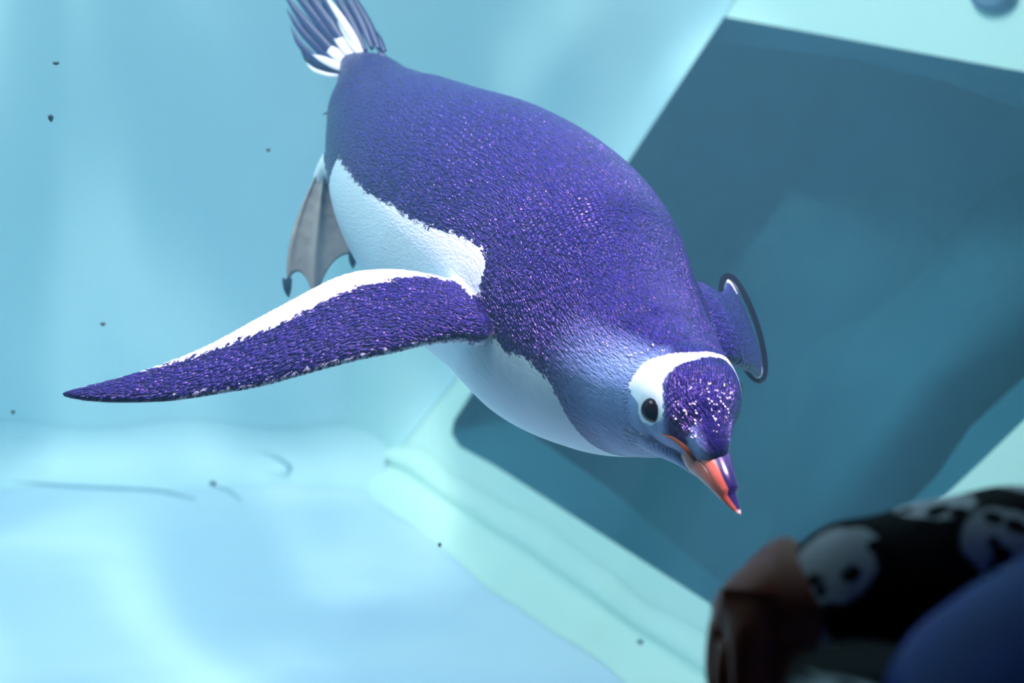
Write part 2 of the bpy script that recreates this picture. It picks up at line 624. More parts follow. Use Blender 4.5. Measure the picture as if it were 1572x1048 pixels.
# slate face: cheeks and throat
b_face = np.zeros(len(bv))
s_face0 = s_theta(880, 560)[0]
fs_ = np.clip((bs - (s_face0 - 0.03)) / 0.05, 0, 1)
b_face = fs_ * np.clip((np.abs(bth) - 0.74) / 0.60, 0, 1)
CROWN = [(1040, 562), (1026, 574), (1018, 592), (1019, 615), (1021, 640), (1024, 662), (1044, 682), (1060, 700), (1074, 718), (1092, 690), (1088, 650), (1080, 600), (1072, 560)]
cp = head_poly(CROWN)
lim = [(-0.3, cp[-1][1]), (-0.3, 1.5)]
cp = np.r_[cp[:9], [[1.3, 1.5], [-0.3, 1.5], [-0.3, cp[0][1] - 0.1]]]
csd = poly_sd(ll, cp)
b_face[idx] *= 1 - np.clip(csd / 0.12 + 0.6, 0, 1)
b_face[idx] *= 1 - np.clip((ll[:, 1] - 0.25) / 0.2, 0, 1) * np.clip((1.35 - ll[:, 0]) / 0.2, 0, 1)
b_fuv = np.c_[bs, bth * np.maximum(rad, 0.03), np.zeros(len(bv))]

b_head = np.zeros(len(bv))
b_head[idx] = 1
src_v, src_f = [bv], [bf]
att = {'white': [b_white], 'face': [b_face], 'head': [b_head], 'orange': [b_orange], 'fuv': [b_fuv]}


def add_source(v, f, white, fuv, face=None):
    off = sum(len(x) for x in src_v)
    src_v.append(np.array([tuple(q) for q in v]))
    src_f.append([tuple(i + off for i in q) for q in f])
    n = len(v)
    att['white'].append(np.asarray(white, float))
    att['face'].append(np.zeros(n) if face is None else np.asarray(face, float))
    att['head'].append(np.zeros(n))
    att['orange'].append(np.full(n, -0.05))
    att['fuv'].append(np.asarray(fuv, float))


def flipper(stations, thick, n=140, nc=44, band=None, view_side=1):
    """stations: (top px,py,d , bottom px,py,d) ; thick: list of half thickness (m)"""
    rows = []
    for (a, b), th in zip(stations, thick):
        rows.append((*P(*a), *P(*b), th))
    arr = crom(np.array(rows), n)
    ctr = (arr[:, :3] + arr[:, 3:6]) / 2
    ax = np.gradient(ctr, axis=0)
    ln = np.r_[0, np.cumsum(np.linalg.norm(np.diff(ctr, axis=0), axis=1))]
    vs, cc, ss, side = [], [], [], []
    for i in range(n):
        ch = arr[i, 3:6] - arr[i, :3]
        cl = np.linalg.norm(ch)
        chn = ch / cl
        nn = np.cross(ax[i], chn)
        nn /= np.linalg.norm(nn)
        if nn @ (np.array(CAM) - ctr[i]) < 0:
            nn = -nn
        for j in range(nc):
            a = 2 * math.pi * j / nc
            x = 0.5 * cl * math.cos(a)
            # blunt leading edge (bottom), thin trailing edge (top)
            prof = abs(math.sin(a)) ** 0.9 * (0.55 + 0.45 * (math.cos(a) + 1) / 2)
            y = arr[i, 6] * prof * (1 if math.sin(a) >= 0 else -1)
            vs.append(ctr[i] + chn * x + nn * y)
            cc.append((math.cos(a) + 1) / 2)
            ss.append(i / (n - 1))
            side.append(1 if math.sin(a) >= 0 else -1)
    return np.array(vs), ring_faces(n, nc), np.array(cc), np.array(ss), np.array(side), ln, arr


RF = [((800, 462, 1.245), (812, 528, 1.245)), ((745, 450, 1.185), (765, 532, 1.172)), ((700, 431, 1.18), (700, 526, 1.165)), ((650, 418, 1.18), (655, 530, 1.16)),
      ((600, 412, 1.178), (610, 541, 1.157)), ((550, 415, 1.175), (562, 551, 1.153)), ((510, 427, 1.172), (520, 561, 1.15)), ((450, 458, 1.168), (462, 577, 1.147)),
      ((390, 490, 1.163), (400, 594, 1.145)), ((320, 528, 1.158), (330, 606, 1.142)), ((250, 557, 1.153), (258, 616, 1.14)), ((180, 579, 1.147), (186, 618, 1.137)),
      ((130, 592, 1.142), (133, 615, 1.135)), ((95, 602, 1.138), (97, 608, 1.134))]
RT = [0.024, 0.021, 0.017, 0.014, 0.0125, 0.0115, 0.011, 0.010, 0.009, 0.008, 0.007, 0.006, 0.005, 0.003]
fv, ff, cc, ss, side, ln, arr = flipper(RF, RT)
xs = np.array([0.0, 0.12, 0.2, 0.3, 0.37, 0.47, 0.58, 0.70, 0.80, 0.88, 1.0])
bw = np.array([-0.1, -0.05, 0.02, 0.10, 0.19, 0.26, 0.27, 0.20, 0.09, -0.03, -0.08])
chord = np.interp(ss, np.linspace(0, 1, len(arr)), np.linalg.norm(arr[:, 3:6] - arr[:, :3], axis=1))
wt = (np.interp(ss, xs, bw) - cc) * chord
wl = np.where((ss > 0.15) & (ss < 0.8), (cc - 0.985) * chord * 0.8, -0.05)
fw = np.maximum(wt, wl)
under = np.where((side < 0) & (ss > 0.1), np.minimum(np.minimum(cc - 0.06, 0.94 - cc), 0.9 - ss) * 0.12, -0.05)
fw = np.maximum(fw, under)
add_source(fv, ff, fw, np.c_[ss * ln[-1], cc * chord, np.full(len(fv), 3.0)])
RF_TOP = arr

LF = [((1040, 420, 1.215), (1085, 555, 1.19)), ((1080, 436, 1.225), (1120, 556, 1.20)), ((1102, 447, 1.245), (1143, 566, 1.225)), ((1112, 444, 1.275), (1157, 572, 1.26)),
      ((1117, 428, 1.33), (1166, 581, 1.32)), ((1108, 452, 1.50), (1155, 562, 1.40)), ((1095, 480, 1.48), (1125, 540, 1.475)), ((1088, 506, 1.53), (1094, 514, 1.53))]
LT = [0.02, 0.016, 0.013, 0.011, 0.010, 0.008, 0.006, 0.003]
lv, lf, cc, ss, side, ln, larr = flipper(LF, LT, 100)
chord = np.interp(ss, np.linspace(0, 1, len(larr)), np.linalg.norm(larr[:, 3:6] - larr[:, :3], axis=1))
lw = np.maximum(np.where(ss > 0.3, (0.14 - cc) * chord, -0.05), np.where(ss > 0.3, (cc - 0.9) * chord, -0.05))
add_source(lv, lf, lw, np.c_[ss * ln[-1], cc * chord, np.full(len(lv), 5.0)])

# feathered chin below the bill
v, f = tube([P(1015, 640, 1.105), P(1035, 666, 1.088), P(1054, 694, 1.072), P(1068, 716, 1.062), P(1078, 732, 1.056)], [pm(q, 1.08) for q in (62, 46, 26, 14, 5)], 32, 40)
va = np.array([tuple(q) for q in v]).reshape(40, 32, 3)
off = va - va.mean(axis=1, keepdims=True)
off /= np.linalg.norm(off, axis=2, keepdims=True)
add_source(v, f, np.full(len(v), -0.03), va.reshape(-1, 3) - np.array(P(1015, 640, 1.105)), np.clip(0.45 - 0.9 * (off @ HU), 0.05, 1).ravel())


# legs
def leg(pts, radii):
    v, f = tube([P(*p) for p in pts], radii, 20, 24)
    n = len(v)
    add_source(v, f, np.full(n, 0.03), np.array([tuple(q) for q in v]))


leg([(585, 262, 1.430), (548, 262, 1.447), (520, 262, 1.457), (502, 272, 1.462), (496, 285, 1.463)], [0.042, 0.037, 0.026, 0.015, 0.011])
leg([(640, 200, 1.485), (640, 190, 1.525), (625, 200, 1.560), (612, 215, 1.575)], [0.045, 0.038, 0.024, 0.012])

V = np.concatenate(src_v)
F = [q for f in src_f for q in f]
tmp = bpy.data.objects.new('tmp', mesh(V, F))
COL.objects.link(tmp)
rm = tmp.modifiers.new('r', 'REMESH')
rm.mode = 'VOXEL'
rm.voxel_size = 0.0019
sm = tmp.modifiers.new('s', 'SMOOTH')
sm.iterations = 5
sm.factor = 0.5
dg = bpy.context.evaluated_depsgraph_get()
body_me = bpy.data.meshes.new_from_object(tmp.evaluated_get(dg))
bpy.data.objects.remove(tmp)
kd = KDTree(len(V))
for i, v in enumerate(V):
    kd.insert(v, i)
kd.balance()
nb = len(body_me.vertices)
co = np.zeros(nb * 3)
body_me.vertices.foreach_get('co', co)
co = co.reshape(-1, 3)
I = np.zeros((nb, 4), int)
W = np.zeros((nb, 4))
for i in range(nb):
    for q, (c, k_, d_) in enumerate(kd.find_n(co[i], 4)):
        I[i, q] = k_
        W[i, q] = 1 / (d_ + 5e-4)
W /= W.sum(1)[:, None]
for name in ('white', 'face', 'head', 'orange'):
    a = np.concatenate(att[name])
    at = body_me.attributes.new(name, 'FLOAT', 'POINT')
    at.data.foreach_set('value', (a[I] * W).sum(1))
fu = np.concatenate(att['fuv'])
at = body_me.attributes.new('fuv', 'FLOAT_VECTOR', 'POINT')
res = (fu[I] * W[:, :, None]).sum(1)
# across region borders keep the nearest value instead of blending
jump = np.abs(fu[I] - fu[I][:, :1]).max(axis=(1, 2)) > 0.05
res[jump] = fu[I[jump, 0]]
at.data.foreach_set('vector', res.ravel())

# plumage material
t = NT('penguin_plumage')
fuv = t.attr('fuv').outputs['Vector']
vo = t.n('ShaderNodeTexVoronoi', feature='F1')
t.l(t.scaled(fuv, (215, 640, 1)), vo.inputs['Vector'])
vo.inputs['Scale'].default_value = 1
vo.inputs['Randomness'].default_value = 0.85
dist = vo.outputs['Distance']
dark = t.ramp(dist, [(0.05, (0.028, 0.017, 0.21)), (0.45, (0.011, 0.007, 0.095)), (0.75, (0.004, 0.003, 0.04))])
dk = dark
slate = t.mix(t.noise(fuv, 60, 4), (0.14, 0.24, 0.45), (0.22, 0.34, 0.58))
dk = t.mix(t.attr('face').outputs['Fac'], dk, slate)
jag = t.noise(t.scaled(fuv, (150, 330, 1)), 1, 3, 0.7)
wv = t.math('ADD', t.attr('white').outputs['Fac'], t.math('MULTIPLY', t.math('SUBTRACT', jag, 0.5), t.math('SUBTRACT', 0.022, t.math('MULTIPLY', t.attr('head').outputs['Fac'], 0.017))))
wm = t.step(wv, -0.0006, 0.0006)
wcol = t.mix(t.noise(fuv, 90, 4), (0.64, 0.79, 0.88), (0.78, 0.87, 0.93))
c = t.mix(wm, dk, wcol)
c = t.mix(t.step(t.attr('orange').outputs['Fac'], -0.0006, 0.0006), c, (0.78, 0.20, 0.10))
hgt = t.math('MULTIPLY', t.math('MULTIPLY', t.math('SUBTRACT', 1.0, dist), t.math('SUBTRACT', 1.0, t.math('MULTIPLY', t.attr('face').outputs['Fac'], 0.7))), t.math('SUBTRACT', 1.0, t.math('MULTIPLY', wm, 0.85)))
M_PLUM = t.bsdf(c, 0.30, 0.42, hgt, 0.85, 0.0026, Specular_Tint=t.mix(wm, (0.55, 0.40, 1.0), (1.0, 0.97, 1.0)))

pen_loc = P(800, 400, 1.27)
penguin = empty('penguin', pen_loc, 'swimming penguin with violet blue back, white belly and outstretched flipper', 'penguin')
body = link('body', body_me, M_PLUM, penguin)
body['label'] = 'violet blue and white feathered body with flippers'

# eyes
M_EYE = NT('black_eye').bsdf((0.003, 0.002, 0.003), 0.12, 0.12)


def place_eye(point, normal, r, sink=0.38):
    bm = bmesh.new()
    bmesh.ops.create_uvsphere(bm, u_segments=24, v_segments=14, radius=r)
    me = bpy.data.meshes.new('mesh')
    bm.to_mesh(me)
    bm.free()
    n = Vector(normal).normalized()
    q = n.to_track_quat('Z', 'Y').to_matrix().to_4x4()
    me.transform(Matrix.Diagonal((1, 1, 1, 1)))
    me.transform(Matrix.Translation(Vector(point) - n * r * sink) @ q)
    return link('eye', me, M_EYE, penguin)


h, n = cast(998, 630)
place_eye(h, n, pm(20.5, 1.05))
hd = np.array(h) - HC
nd = np.array(n)
mir = lambda v: v - 2 * (v @ HS) * HS
hm, nm, _, _ = bvh.ray_cast(Vector(HC + mir(hd) * 2.0), Vector(-mir(hd)).normalized())
place_eye(hm, nm, pm(20.5, 1.05), 0.8)

# bill
t = NT('penguin_bill')
g = t.attr('culmen').outputs['Fac']
tipf = t.attr('along').outputs['Fac']
nz = t.noise(t.obj(), 180, 3)
org = t.mix(nz, (0.42, 0.07, 0.03), (0.50, 0.13, 0.09))
blk = t.mix(t.step(tipf, 0.15, 0.7), (0.16, 0.11, 0.34), (0.012, 0.008, 0.06))
cc_ = t.mix(t.step(t.math('SUBTRACT', g, t.math('MULTIPLY', tipf, 0.42)), 0.26, 0.36), org, blk)
cc_ = t.mix(t.step(tipf, 0.955, 0.985), cc_, (0.62, 0.55, 0.50))
M_BILL = t.bsdf(cc_, 0.25, 0.6, nz, 0.1, 0.001)
BK = [(1062, 660, 1.085, 26), (1074, 678, 1.068, 33), (1086, 698, 1.052, 34), (1094, 710, 1.044, 31), (1108, 735, 1.031, 24), (1118, 755, 1.025, 18.5), (1127, 772, 1.021, 12), (1133, 783, 1.018, 7), (1136, 790, 1.016, 2.5)]
BU = np.array(cvec(0.64, 0.30, 0.70))


def bill(name, upper):
    a = crom([(*P(x, y, d), pm(r, d)) for x, y, d, r in BK], 48)
    c = a[:, :3]
    tg = np.gradient(c, axis=0)
    tg /= np.linalg.norm(tg, axis=1)[:, None]
    vs, cul, al = [], [], []
    nc = 32
    for i in range(len(c)):
        u = BU - tg[i] * (BU @ tg[i])
        u /= np.linalg.norm(u)
        s = np.cross(tg[i], u)
        r = a[i, 3]
        for j in range(nc):
            th = 2 * math.pi * j / nc
            cu, su = math.cos(th), math.sin(th)
            if upper:
                y = cu * 1.0 if cu > 0 else cu * 0.28
                v = c[i] + r * (u * y * 1.0 + s * su * 0.92)
                if i > 38:
                    v = v - u * r * 0.4
            else:
                y = cu * 0.3 if cu > 0 else cu * 0.85
                v = c[i] + r * (u * (y - 0.26) + s * su * 0.84) - tg[i] * 0.004 * (i / 47)
            vs.append(v)
            cul.append(max(0.0, cu) if upper else 0.0)
            al.append(i / (len(c) - 1))
    me = mesh(vs, ring_faces(len(c), nc))
    x = me.attributes.new('culmen', 'FLOAT', 'POINT')
    x.data.foreach_set('value', cul)
    x = me.attributes.new('along', 'FLOAT', 'POINT')
    x.data.foreach_set('value', al)
    return link(name, me, M_BILL, penguin)


gpts = []
for x, y in [(1017, 667), (1030, 671), (1043, 679), (1056, 691), (1066, 703), (1074, 716)]:
    h, n = cast(x, y)
    if h is not None:
        gpts.append(h)
v, f = tube(gpts, list(np.linspace(0.0007, 0.0034, len(gpts))), 10, 20, True)
link('gape', mesh(v, f), simple('orange_gape', (0.50, 0.09, 0.03), 0.35, 0.4), penguin)['label'] = 'orange line of the gape'
bill('upper_bill', True)['label'] = 'dark ridge of the coral sided bill'
bill('lower_bill', False)['label'] = 'coral orange lower bill'

# tail feathers
M_TAILD = simple('tail_feather_navy', (0.005, 0.006, 0.09), 0.35, 0.3, 0.5, 120)
M_TAILW = simple('tail_feather_white', (0.80, 0.78, 0.88), 0.4, 0.4, 0.1, 120)


def feather(name, b, tp, wid, mat, bend=(0, 0), th=0.0012):
    b3, t3 = P(*b), P(*tp)
    m3 = (b3 + t3) / 2 + RIGHT * bend[0] + UP * bend[1]
    a = crom(np.array([(*b3, 0.5 * wid), (*((b3 + m3) / 2 + (m3 - (b3 + t3) / 2) * 0.3), wid), (*m3, wid), (*((t3 + m3) / 2 + (m3 - (b3 + t3) / 2) * 0.3), 0.75 * wid), (*t3, 0.08 * wid)]), 22)
    v, f = tube([Vector(q[:3]) for q in a], a[:, 3], 8, None, True, 0.22, ref=np.array(-FWD))
    return link(name, mesh(v, f), mat, penguin)


tf = [((528, 118, 1.496), (462, 78, 1.558), 0.0030, M_TAILD, (-0.006, -0.004)), ((530, 114, 1.495), (446, 40, 1.568), 0.0042, M_TAILD, (-0.007, -0.006)),
      ((534, 108, 1.494), (440, 14, 1.578), 0.0050, M_TAILD, (-0.004, -0.004)), ((538, 104, 1.493), (434, -12, 1.588), 0.0056, M_TAILD, (-0.002, -0.003)),
      ((543, 98, 1.492), (438, -30, 1.598), 0.0058, M_TAILD, (0, 0)), ((548, 93, 1.491), (448, -45, 1.598), 0.0056, M_TAILD, (0, 0)),
      ((552, 88, 1.490), (462, -52, 1.598), 0.0052, M_TAILD, (0.002, 0.001)), ((562, 80, 1.489), (480, -56, 1.598), 0.0046, M_TAILD, (0.003, 0.002)),
      ((572, 76, 1.489), (498, -52, 1.588), 0.0046, M_TAILD, (0.004, 0.002)), ((582, 76, 1.489), (512, -40, 1.588), 0.0046, M_TAILD, (0.004, 0.002)),
      ((590, 80, 1.488), (530, 18, 1.558), 0.0060, M_TAILD, (0.003, 0.002))]
for b, tp, wd, m, bd in tf:
    feather('tail_feather', b, tp, wd, m, bd)
for b, tp, wd, bd in [((556, 82, 1.483), (498, -8, 1.553), 0.0042, (0.001, 0.001)), ((545, 92, 1.483), (506, 40, 1.538), 0.0062, (0, 0)), ((537, 100, 1.483), (490, 62, 1.538), 0.0062, (0, 0)),
                      ((531, 108, 1.484), (480, 84, 1.528), 0.0045, (0, 0)), ((552, 84, 1.482), (515, 22, 1.538), 0.0046, (0, 0)), ((528, 116, 1.484), (470, 96, 1.538), 0.0022, (-0.004, -0.004))]:
    feather('tail_covert', b, tp, wd, M_TAILW, bd)['label'] = 'white feather at the tail base'
feather('stray_feather', (530, 180, 1.470), (494, 176, 1.473), 0.0016, M_TAILD, (0, 0.003))
for b, tp in [((545, 150, 1.448), (517, 152, 1.468)), ((548, 158, 1.448), (516, 160, 1.468)), ((552, 138, 1.448), (520, 128, 1.473)), ((552, 128, 1.450), (518, 112, 1.478)),
              ((590, 118, 1.448), (565, 84, 1.473)), ((575, 120, 1.443), (548, 92, 1.473)), ((565, 124, 1.443), (540, 100, 1.473)), ((605, 112, 1.448), (580, 78, 1.468))]:
    feather('tail_covert', b, tp, 0.0050, M_TAILD)

# feet
t = NT('grey_foot_skin')
nz = t.noise(t.obj(), 70, 5)
M_FOOT = t.bsdf(t.mix(nz, (0.20, 0.19, 0.20), (0.42, 0.38, 0.36)), 0.5, 0.4, nz, 0.4, 0.002)
M_CLAW = simple('dark_claw', (0.02, 0.05, 0.09), 0.3, 0.6)


def foot(ankle, toes, notch, depth_dir, mirror=False):
    """ankle: two px points (left,right) ; toes: three lists of px points from ankle to toe end"""
    nu, nv = 41, 22
    tl = [crom(np.array([tuple(P(*p)) for p in tt]), nv) for tt in toes]
    nn = np.array(depth_dir)
    front, backv = [], []
    for i in range(nv):
        v = i / (nv - 1)
        for j in range(nu):
            u = j / (nu - 1) * 2
            a, b, q = (tl[0], tl[1], u) if u <= 1 else (tl[1], tl[2], u - 1)
            web = 1 - notch * (4 * q * (1 - q)) * v ** 3
            vv_ = v * web * (nv - 1)
            k0 = min(nv - 2, int(vv_))
            fr_ = vv_ - k0
            pa = a[k0] * (1 - fr_) + a[k0 + 1] * fr_
            pb = b[k0] * (1 - fr_) + b[k0 + 1] * fr_
            p = pa * (1 - q) + pb * q
            ridge = max(math.exp(-(q / 0.16) ** 2), math.exp(-((1 - q) / 0.16) ** 2))
            thk = 0.0022 + 0.0052 * ridge * (1 - 0.35 * v) + 0.005 * (1 - v) ** 2
            e = min(j, nu - 1 - j) / 3.0
            thk *= min(1.0, 0.35 + 0.65 * e)
            crease = 0.0007 * math.sin(v * 46 + 2 * math.sin(u * 3)) * (1 - v)
            front.append(p + nn * (thk + crease))
            backv.append(p - nn * thk * 0.6)
    vs = front + backv
    N = nu * nv
    fs = []
    for i in range(nv - 1):
        for j in range(nu - 1):
            q = (i * nu + j, i * nu + j + 1, (i + 1) * nu + j + 1, (i + 1) * nu + j)
            fs.append(q)
            fs.append(tuple(N + x for x in reversed(q)))
    loop = [j for j in range(nu)] + [i * nu + nu - 1 for i in range(1, nv)] + [(nv - 1) * nu + j for j in range(nu - 2, -1, -1)] + [i * nu for i in range(nv - 2, 0, -1)]
    for q in range(len(loop)):
        a, b = loop[q], loop[(q + 1) % len(loop)]
        fs.append((a, N + a, N + b, b))
    ft = link('webbed_foot', mesh(vs, fs), M_FOOT, penguin)
    ft['label'] = 'grey beige webbed foot'
    for tt in tl:
        d = tt[-1] - tt[-3]
        d = d / np.linalg.norm(d)
        e = tt[-1] - d * 0.004
        v, f = tube([e, e + d * 0.006 + nn * 0.001, e + d * 0.013, e + d * 0.019 - nn * 0.003], [0.0052, 0.0048, 0.0034, 0.0006], 10, 12)
        link('claw', mesh(v, f), M_CLAW, ft)


foot(None, [[(486, 268, 1.463), (462, 318, 1.457), (446, 366, 1.451), (440, 405, 1.447), (441, 434, 1.445)],
            [(499, 270, 1.459), (492, 330, 1.451), (486, 390, 1.445), (484, 430, 1.442), (483, 462, 1.440)],
            [(512, 282, 1.463), (526, 312, 1.459), (537, 345, 1.455), (542, 370, 1.452), (542, 390, 1.451)]], 0.16, -FWD)
foot(None, [[(606, 205, 1.577), (585, 262, 1.585), (572, 310, 1.595), (566, 345, 1.600)], [(618, 208, 1.573), (614, 270, 1.585), (610, 330, 1.595), (608, 375, 1.600)],
            [(630, 212, 1.577), (644, 250, 1.585), (650, 290, 1.595), (652, 320, 1.600)]], 0.16, -FWD)

# flipper identification band around the far flipper
bi = 40
r0 = larr[bi]
ctr = (r0[:3] + r0[3:6]) / 2
ch = r0[3:6] - r0[:3]
cl = np.linalg.norm(ch)
chn = ch / cl
axv = np.gradient((larr[:, :3] + larr[:, 3:6]) / 2, axis=0)[bi]
axv /= np.linalg.norm(axv)
nn = np.cross(axv, chn)
nn /= np.linalg.norm(nn)
axv = np.cross(chn, nn)
prof = [(-0.006, -0.001), (-0.006, 0.0042), (0.006, 0.0042), (0.006, -0.001)]
vs, nseg = [], 72
for i in range(nseg):
    a = 2 * math.pi * i / nseg
    e1 = chn * math.cos(a) * (cl / 2 + 0.001) + nn * math.sin(a) * 0.0115
    nrm = chn * math.cos(a) * 0.0115 + nn * math.sin(a) * (cl / 2)  # ellipse normal
    nrm /= np.linalg.norm(nrm)
    for w_, h_ in prof:
        vs.append(ctr + e1 + nrm * h_ + axv * w_)
fs = [(i * 4 + j, i * 4 + (j + 1) % 4, ((i + 1) % nseg) * 4 + (j + 1) % 4, ((i + 1) % nseg) * 4 + j) for i in range(nseg) for j in range(4)]
M_BAND = simple('black_plastic_band', (0.003, 0.003, 0.006), 0.25, 0.3)
bd = link('flipper_band', mesh(vs, fs), M_BAND, penguin, smooth=False)
bd['label'] = 'black plastic identification band on the flipper'

# beads of air on the crown
bead_px = [(1062, 597), (1078, 606), (1089, 612), (1092, 617), (1098, 623), (1104, 611), (1103, 632), (1112, 624), (1118, 612), (1110, 603), (1120, 604), (1116, 631), (1096, 640), (1101, 646),
           (1061, 622), (1066, 618), (1070, 632), (1055, 636), (1051, 630), (1066, 648), (1076, 646), (1105, 655), (1098, 662), (1070, 668), (1064, 672), (1090, 630), (1085, 600), (1099, 600),
           (1107, 618), (1113, 640), (1040, 618), (1035, 640), (1060, 660), (975, 540), (984, 543), (992, 537), (968, 548), (950, 560), (1000, 530), (1018, 540), (960, 535), (921, 660), (986, 668),
           (1090, 590), (1075, 585), (1110, 590)]
vs, fs = [], []
ib = bmesh.new()
bmesh.ops.create_icosphere(ib, subdivisions=1, radius=1)
iv = [v.co.copy() for v in ib.verts]
iff = [tuple(v.index for v in f.verts) for f in ib.faces]
for x, y in bead_px:
    for _ in range(2):
        h, n = cast(x + random.uniform(-3, 3), y + random.uniform(-3, 3))
        if h is None:
            continue
        r = pm(random.uniform(0.7, 1.7), 1.05)
        o = len(vs)
        st = Vector(HF) * 0.5
        vs += [h + n * r * 0.5 + v * r + st * (v.dot(Vector(HF))) * r for v in iv]
        fs += [tuple(i + o for i in f) for f in iff]
M_BEAD = NT('silvery_air_bead').bsdf((0.9, 0.88, 0.95), 0.12, 0.9)
b = link('air_beads', mesh(vs, fs), M_BEAD, penguin)
b['kind'] = 'stuff'
b['label'] = 'tiny silvery air beads on the crown feathers'

# ------------------------------------------------------------------ debris drifting in the water
M_SPECK = simple('dark_debris', (0.08, 0.13, 0.15), 0.7, 0.3)
bz = bmesh.new()
bmesh.ops.create_icosphere(bz, subdivisions=2, radius=1)
for v in bz.verts:
    v.co *= 0.75 + 0.5 * random.random()
speck_me = bpy.data.meshes.new('speck')
bz.to_mesh(speck_me)
speck_me.materials.append(M_SPECK)
for x, y, d, r, ax in [(78, 181, 1.30, 4.5, (0.8, 1, 1.4)), (86, 97, 1.32, 3.5, (1.4, 1, 0.8)), (412, 230, 1.5, 3.2, (1, 1, 1)), (158, 497, 1.45, 3.4, (1.1, 1, 1)),
                       (675, 836, 1.5, 3.0, (0.8, 1, 1.3)), (983, 985, 2.2, 4, (1.2, 1, 1)), (327, 742, 2.3, 4, (1.3, 1, 1)), (20, 632, 1.6, 3, (1, 1, 1.2))]:
    o = bpy.data.objects.new('debris_speck', speck_me)
    COL.objects.link(o)
    o.location = P(x, y, d)
    s = pm(r, d)
    o.scale = (s * ax[0], s * ax[1], s * ax[2])
    tag(o, 'tiny dark fleck of debris drifting in the water', 'debris', 'flecks drifting in the pool')

# dark round drain fitting high on the wall
dp = A2(1528, -6)
n_ = NA
e1 = E
e2 = NA.cross(E)
vs = []
for rr, hh in [(0.040, 0.0), (0.040, 0.012), (0.032, 0.020), (0.020, 0.020), (0.018, 0.012)]:
    for j in range(28):
        a = 2 * math.pi * j / 28
        vs.append(dp + e1 * rr * math.cos(a) + e2 * rr * 0.7 * math.sin(a) + n_ * hh)
dr = link('wall_drain', mesh(vs, ring_faces(5, 28)), simple('slate_blue_fitting', (0.06, 0.13, 0.22), 0.5), loc=dp)
tag(dr, 'small slate blue fitting on the wall above the dark opening', 'drain')

# ------------------------------------------------------------------ person at the glass
M_SKIN = simple('warm_brown_skin', (0.36, 0.09, 0.05), 0.55, 0.4, 0.1, 60)
M_BLUE = simple('blue_vest_fabric', (0.006, 0.032, 0.32), 0.6, 0.3, 0.5, 22)
M_TROUS = simple('dark_trouser_cloth', (0.015, 0.017, 0.03), 0.85, 0.2)
M_SHOE = simple('black_shoe_leather', (0.01, 0.01, 0.012), 0.5, 0.4)
M_HAIR = simple('black_hair', (0.008, 0.006, 0.005), 0.4, 0.5, 0.4, 150)

person = empty('person', (0.27, 0.34, 0.0), 'person at the glass in a blue vest over a panda print sleeve, hand raised', 'person')
W_ = Vector
shoulderR, shoulderL = W_((0.40, 0.36, 1.20)), W_((0.14, 0.35, 1.20))
elbow = P(1800, 905, 0.66)
wrist = P(1275, 935, 0.625)
verts, edges, rad_ = [], [], []


def sv(p, r):
    verts.append(tuple(p))
    rad_.append(r)
    return len(verts) - 1


def chain(start, pts):
    a = start
    for p, r in pts:
        b_ = sv(p, r)
        edges.append((a, b_))
        a = b_
    return a


pel = sv((0.27, 0.33, 0.80), 0.095)
ch_ = chain(pel, [(W_((0.27, 0.33, 0.95)), 0.09), (W_((0.27, 0.34, 1.12)), 0.10)])
nk = chain(ch_, [(W_((0.27, 0.34, 1.22)), 0.055), (W_((0.275, 0.35, 1.30)), 0.043)])
chain(nk, [(W_((0.28, 0.365, 1.36)), 0.062), (W_((0.285, 0.375, 1.42)), 0.078), (W_((0.285, 0.37, 1.48)), 0.068), (W_((0.285, 0.365, 1.515)), 0.03)])
sR = chain(ch_, [(shoulderR, 0.045)])
eR = chain(sR, [((shoulderR + elbow) / 2, 0.037), (elbow, 0.031)])
wR = chain(eR, [((elbow + wrist) / 2, 0.028), (wrist, 0.021)])
sL = chain(ch_, [(shoulderL, 0.045)])
lw_ = chain(sL, [(W_((0.10, 0.32, 1.0)), 0.033), (W_((0.09, 0.34, 0.82)), 0.021), (W_((0.09, 0.345, 0.77)), 0.024)])
for q in range(4):
    chain(lw_, [(W_((0.085, 0.325 + 0.014 * q, 0.72)), 0.009), (W_((0.088, 0.33 + 0.013 * q, 0.685)), 0.008), (W_((0.094, 0.335 + 0.012 * q, 0.66)), 0.007)])
chain(lw_, [(W_((0.10, 0.37, 0.745)), 0.010), (W_((0.105, 0.38, 0.71)), 0.008)])
for sx in (-1, 1):
    chain(pel, [(W_((0.27 + sx * 0.07, 0.33, 0.74)), 0.075), (W_((0.27 + sx * 0.075, 0.34, 0.42)), 0.05), (W_((0.27 + sx * 0.078, 0.32, 0.09)), 0.033), (W_((0.27 + sx * 0.08, 0.37, 0.04)), 0.03)])
# hand: back of the hand falls from the cuff to the knuckles, fingers bent down
hb = chain(wR, [(P(1225, 915, 0.628), 0.022)])
hk = chain(hb, [(P(1170, 925, 0.632), 0.024)])
for kn, mid, end, r in [((1128, 930, 0.652), (1117, 1010, 0.660), (1135, 1085, 0.655), 0.0095), ((1126, 950, 0.634), (1112, 1040, 0.640), (1135, 1120, 0.636), 0.0100),
                        ((1136, 968, 0.616), (1124, 1055, 0.620), (1148, 1130, 0.616), 0.0095), ((1154, 985, 0.600), (1150, 1060, 0.602), (1172, 1120, 0.600), 0.0085)]:
    chain(hk, [(P(*kn), r * 1.25), (P(*mid), r), (P(*end), r * 0.85)])
chain(hb, [(P(1225, 985, 0.622), 0.026), (P(1215, 1070, 0.620), 0.026)])
chain(hb, [(P(1200, 862, 0.642), 0.0125), (P(1168, 880, 0.660), 0.0100), (P(1140, 930, 0.672), 0.0085)])
pmz = bpy.data.meshes.new('mesh')
pmz.from_pydata([W_(v) - person.location for v in verts], edges, [])
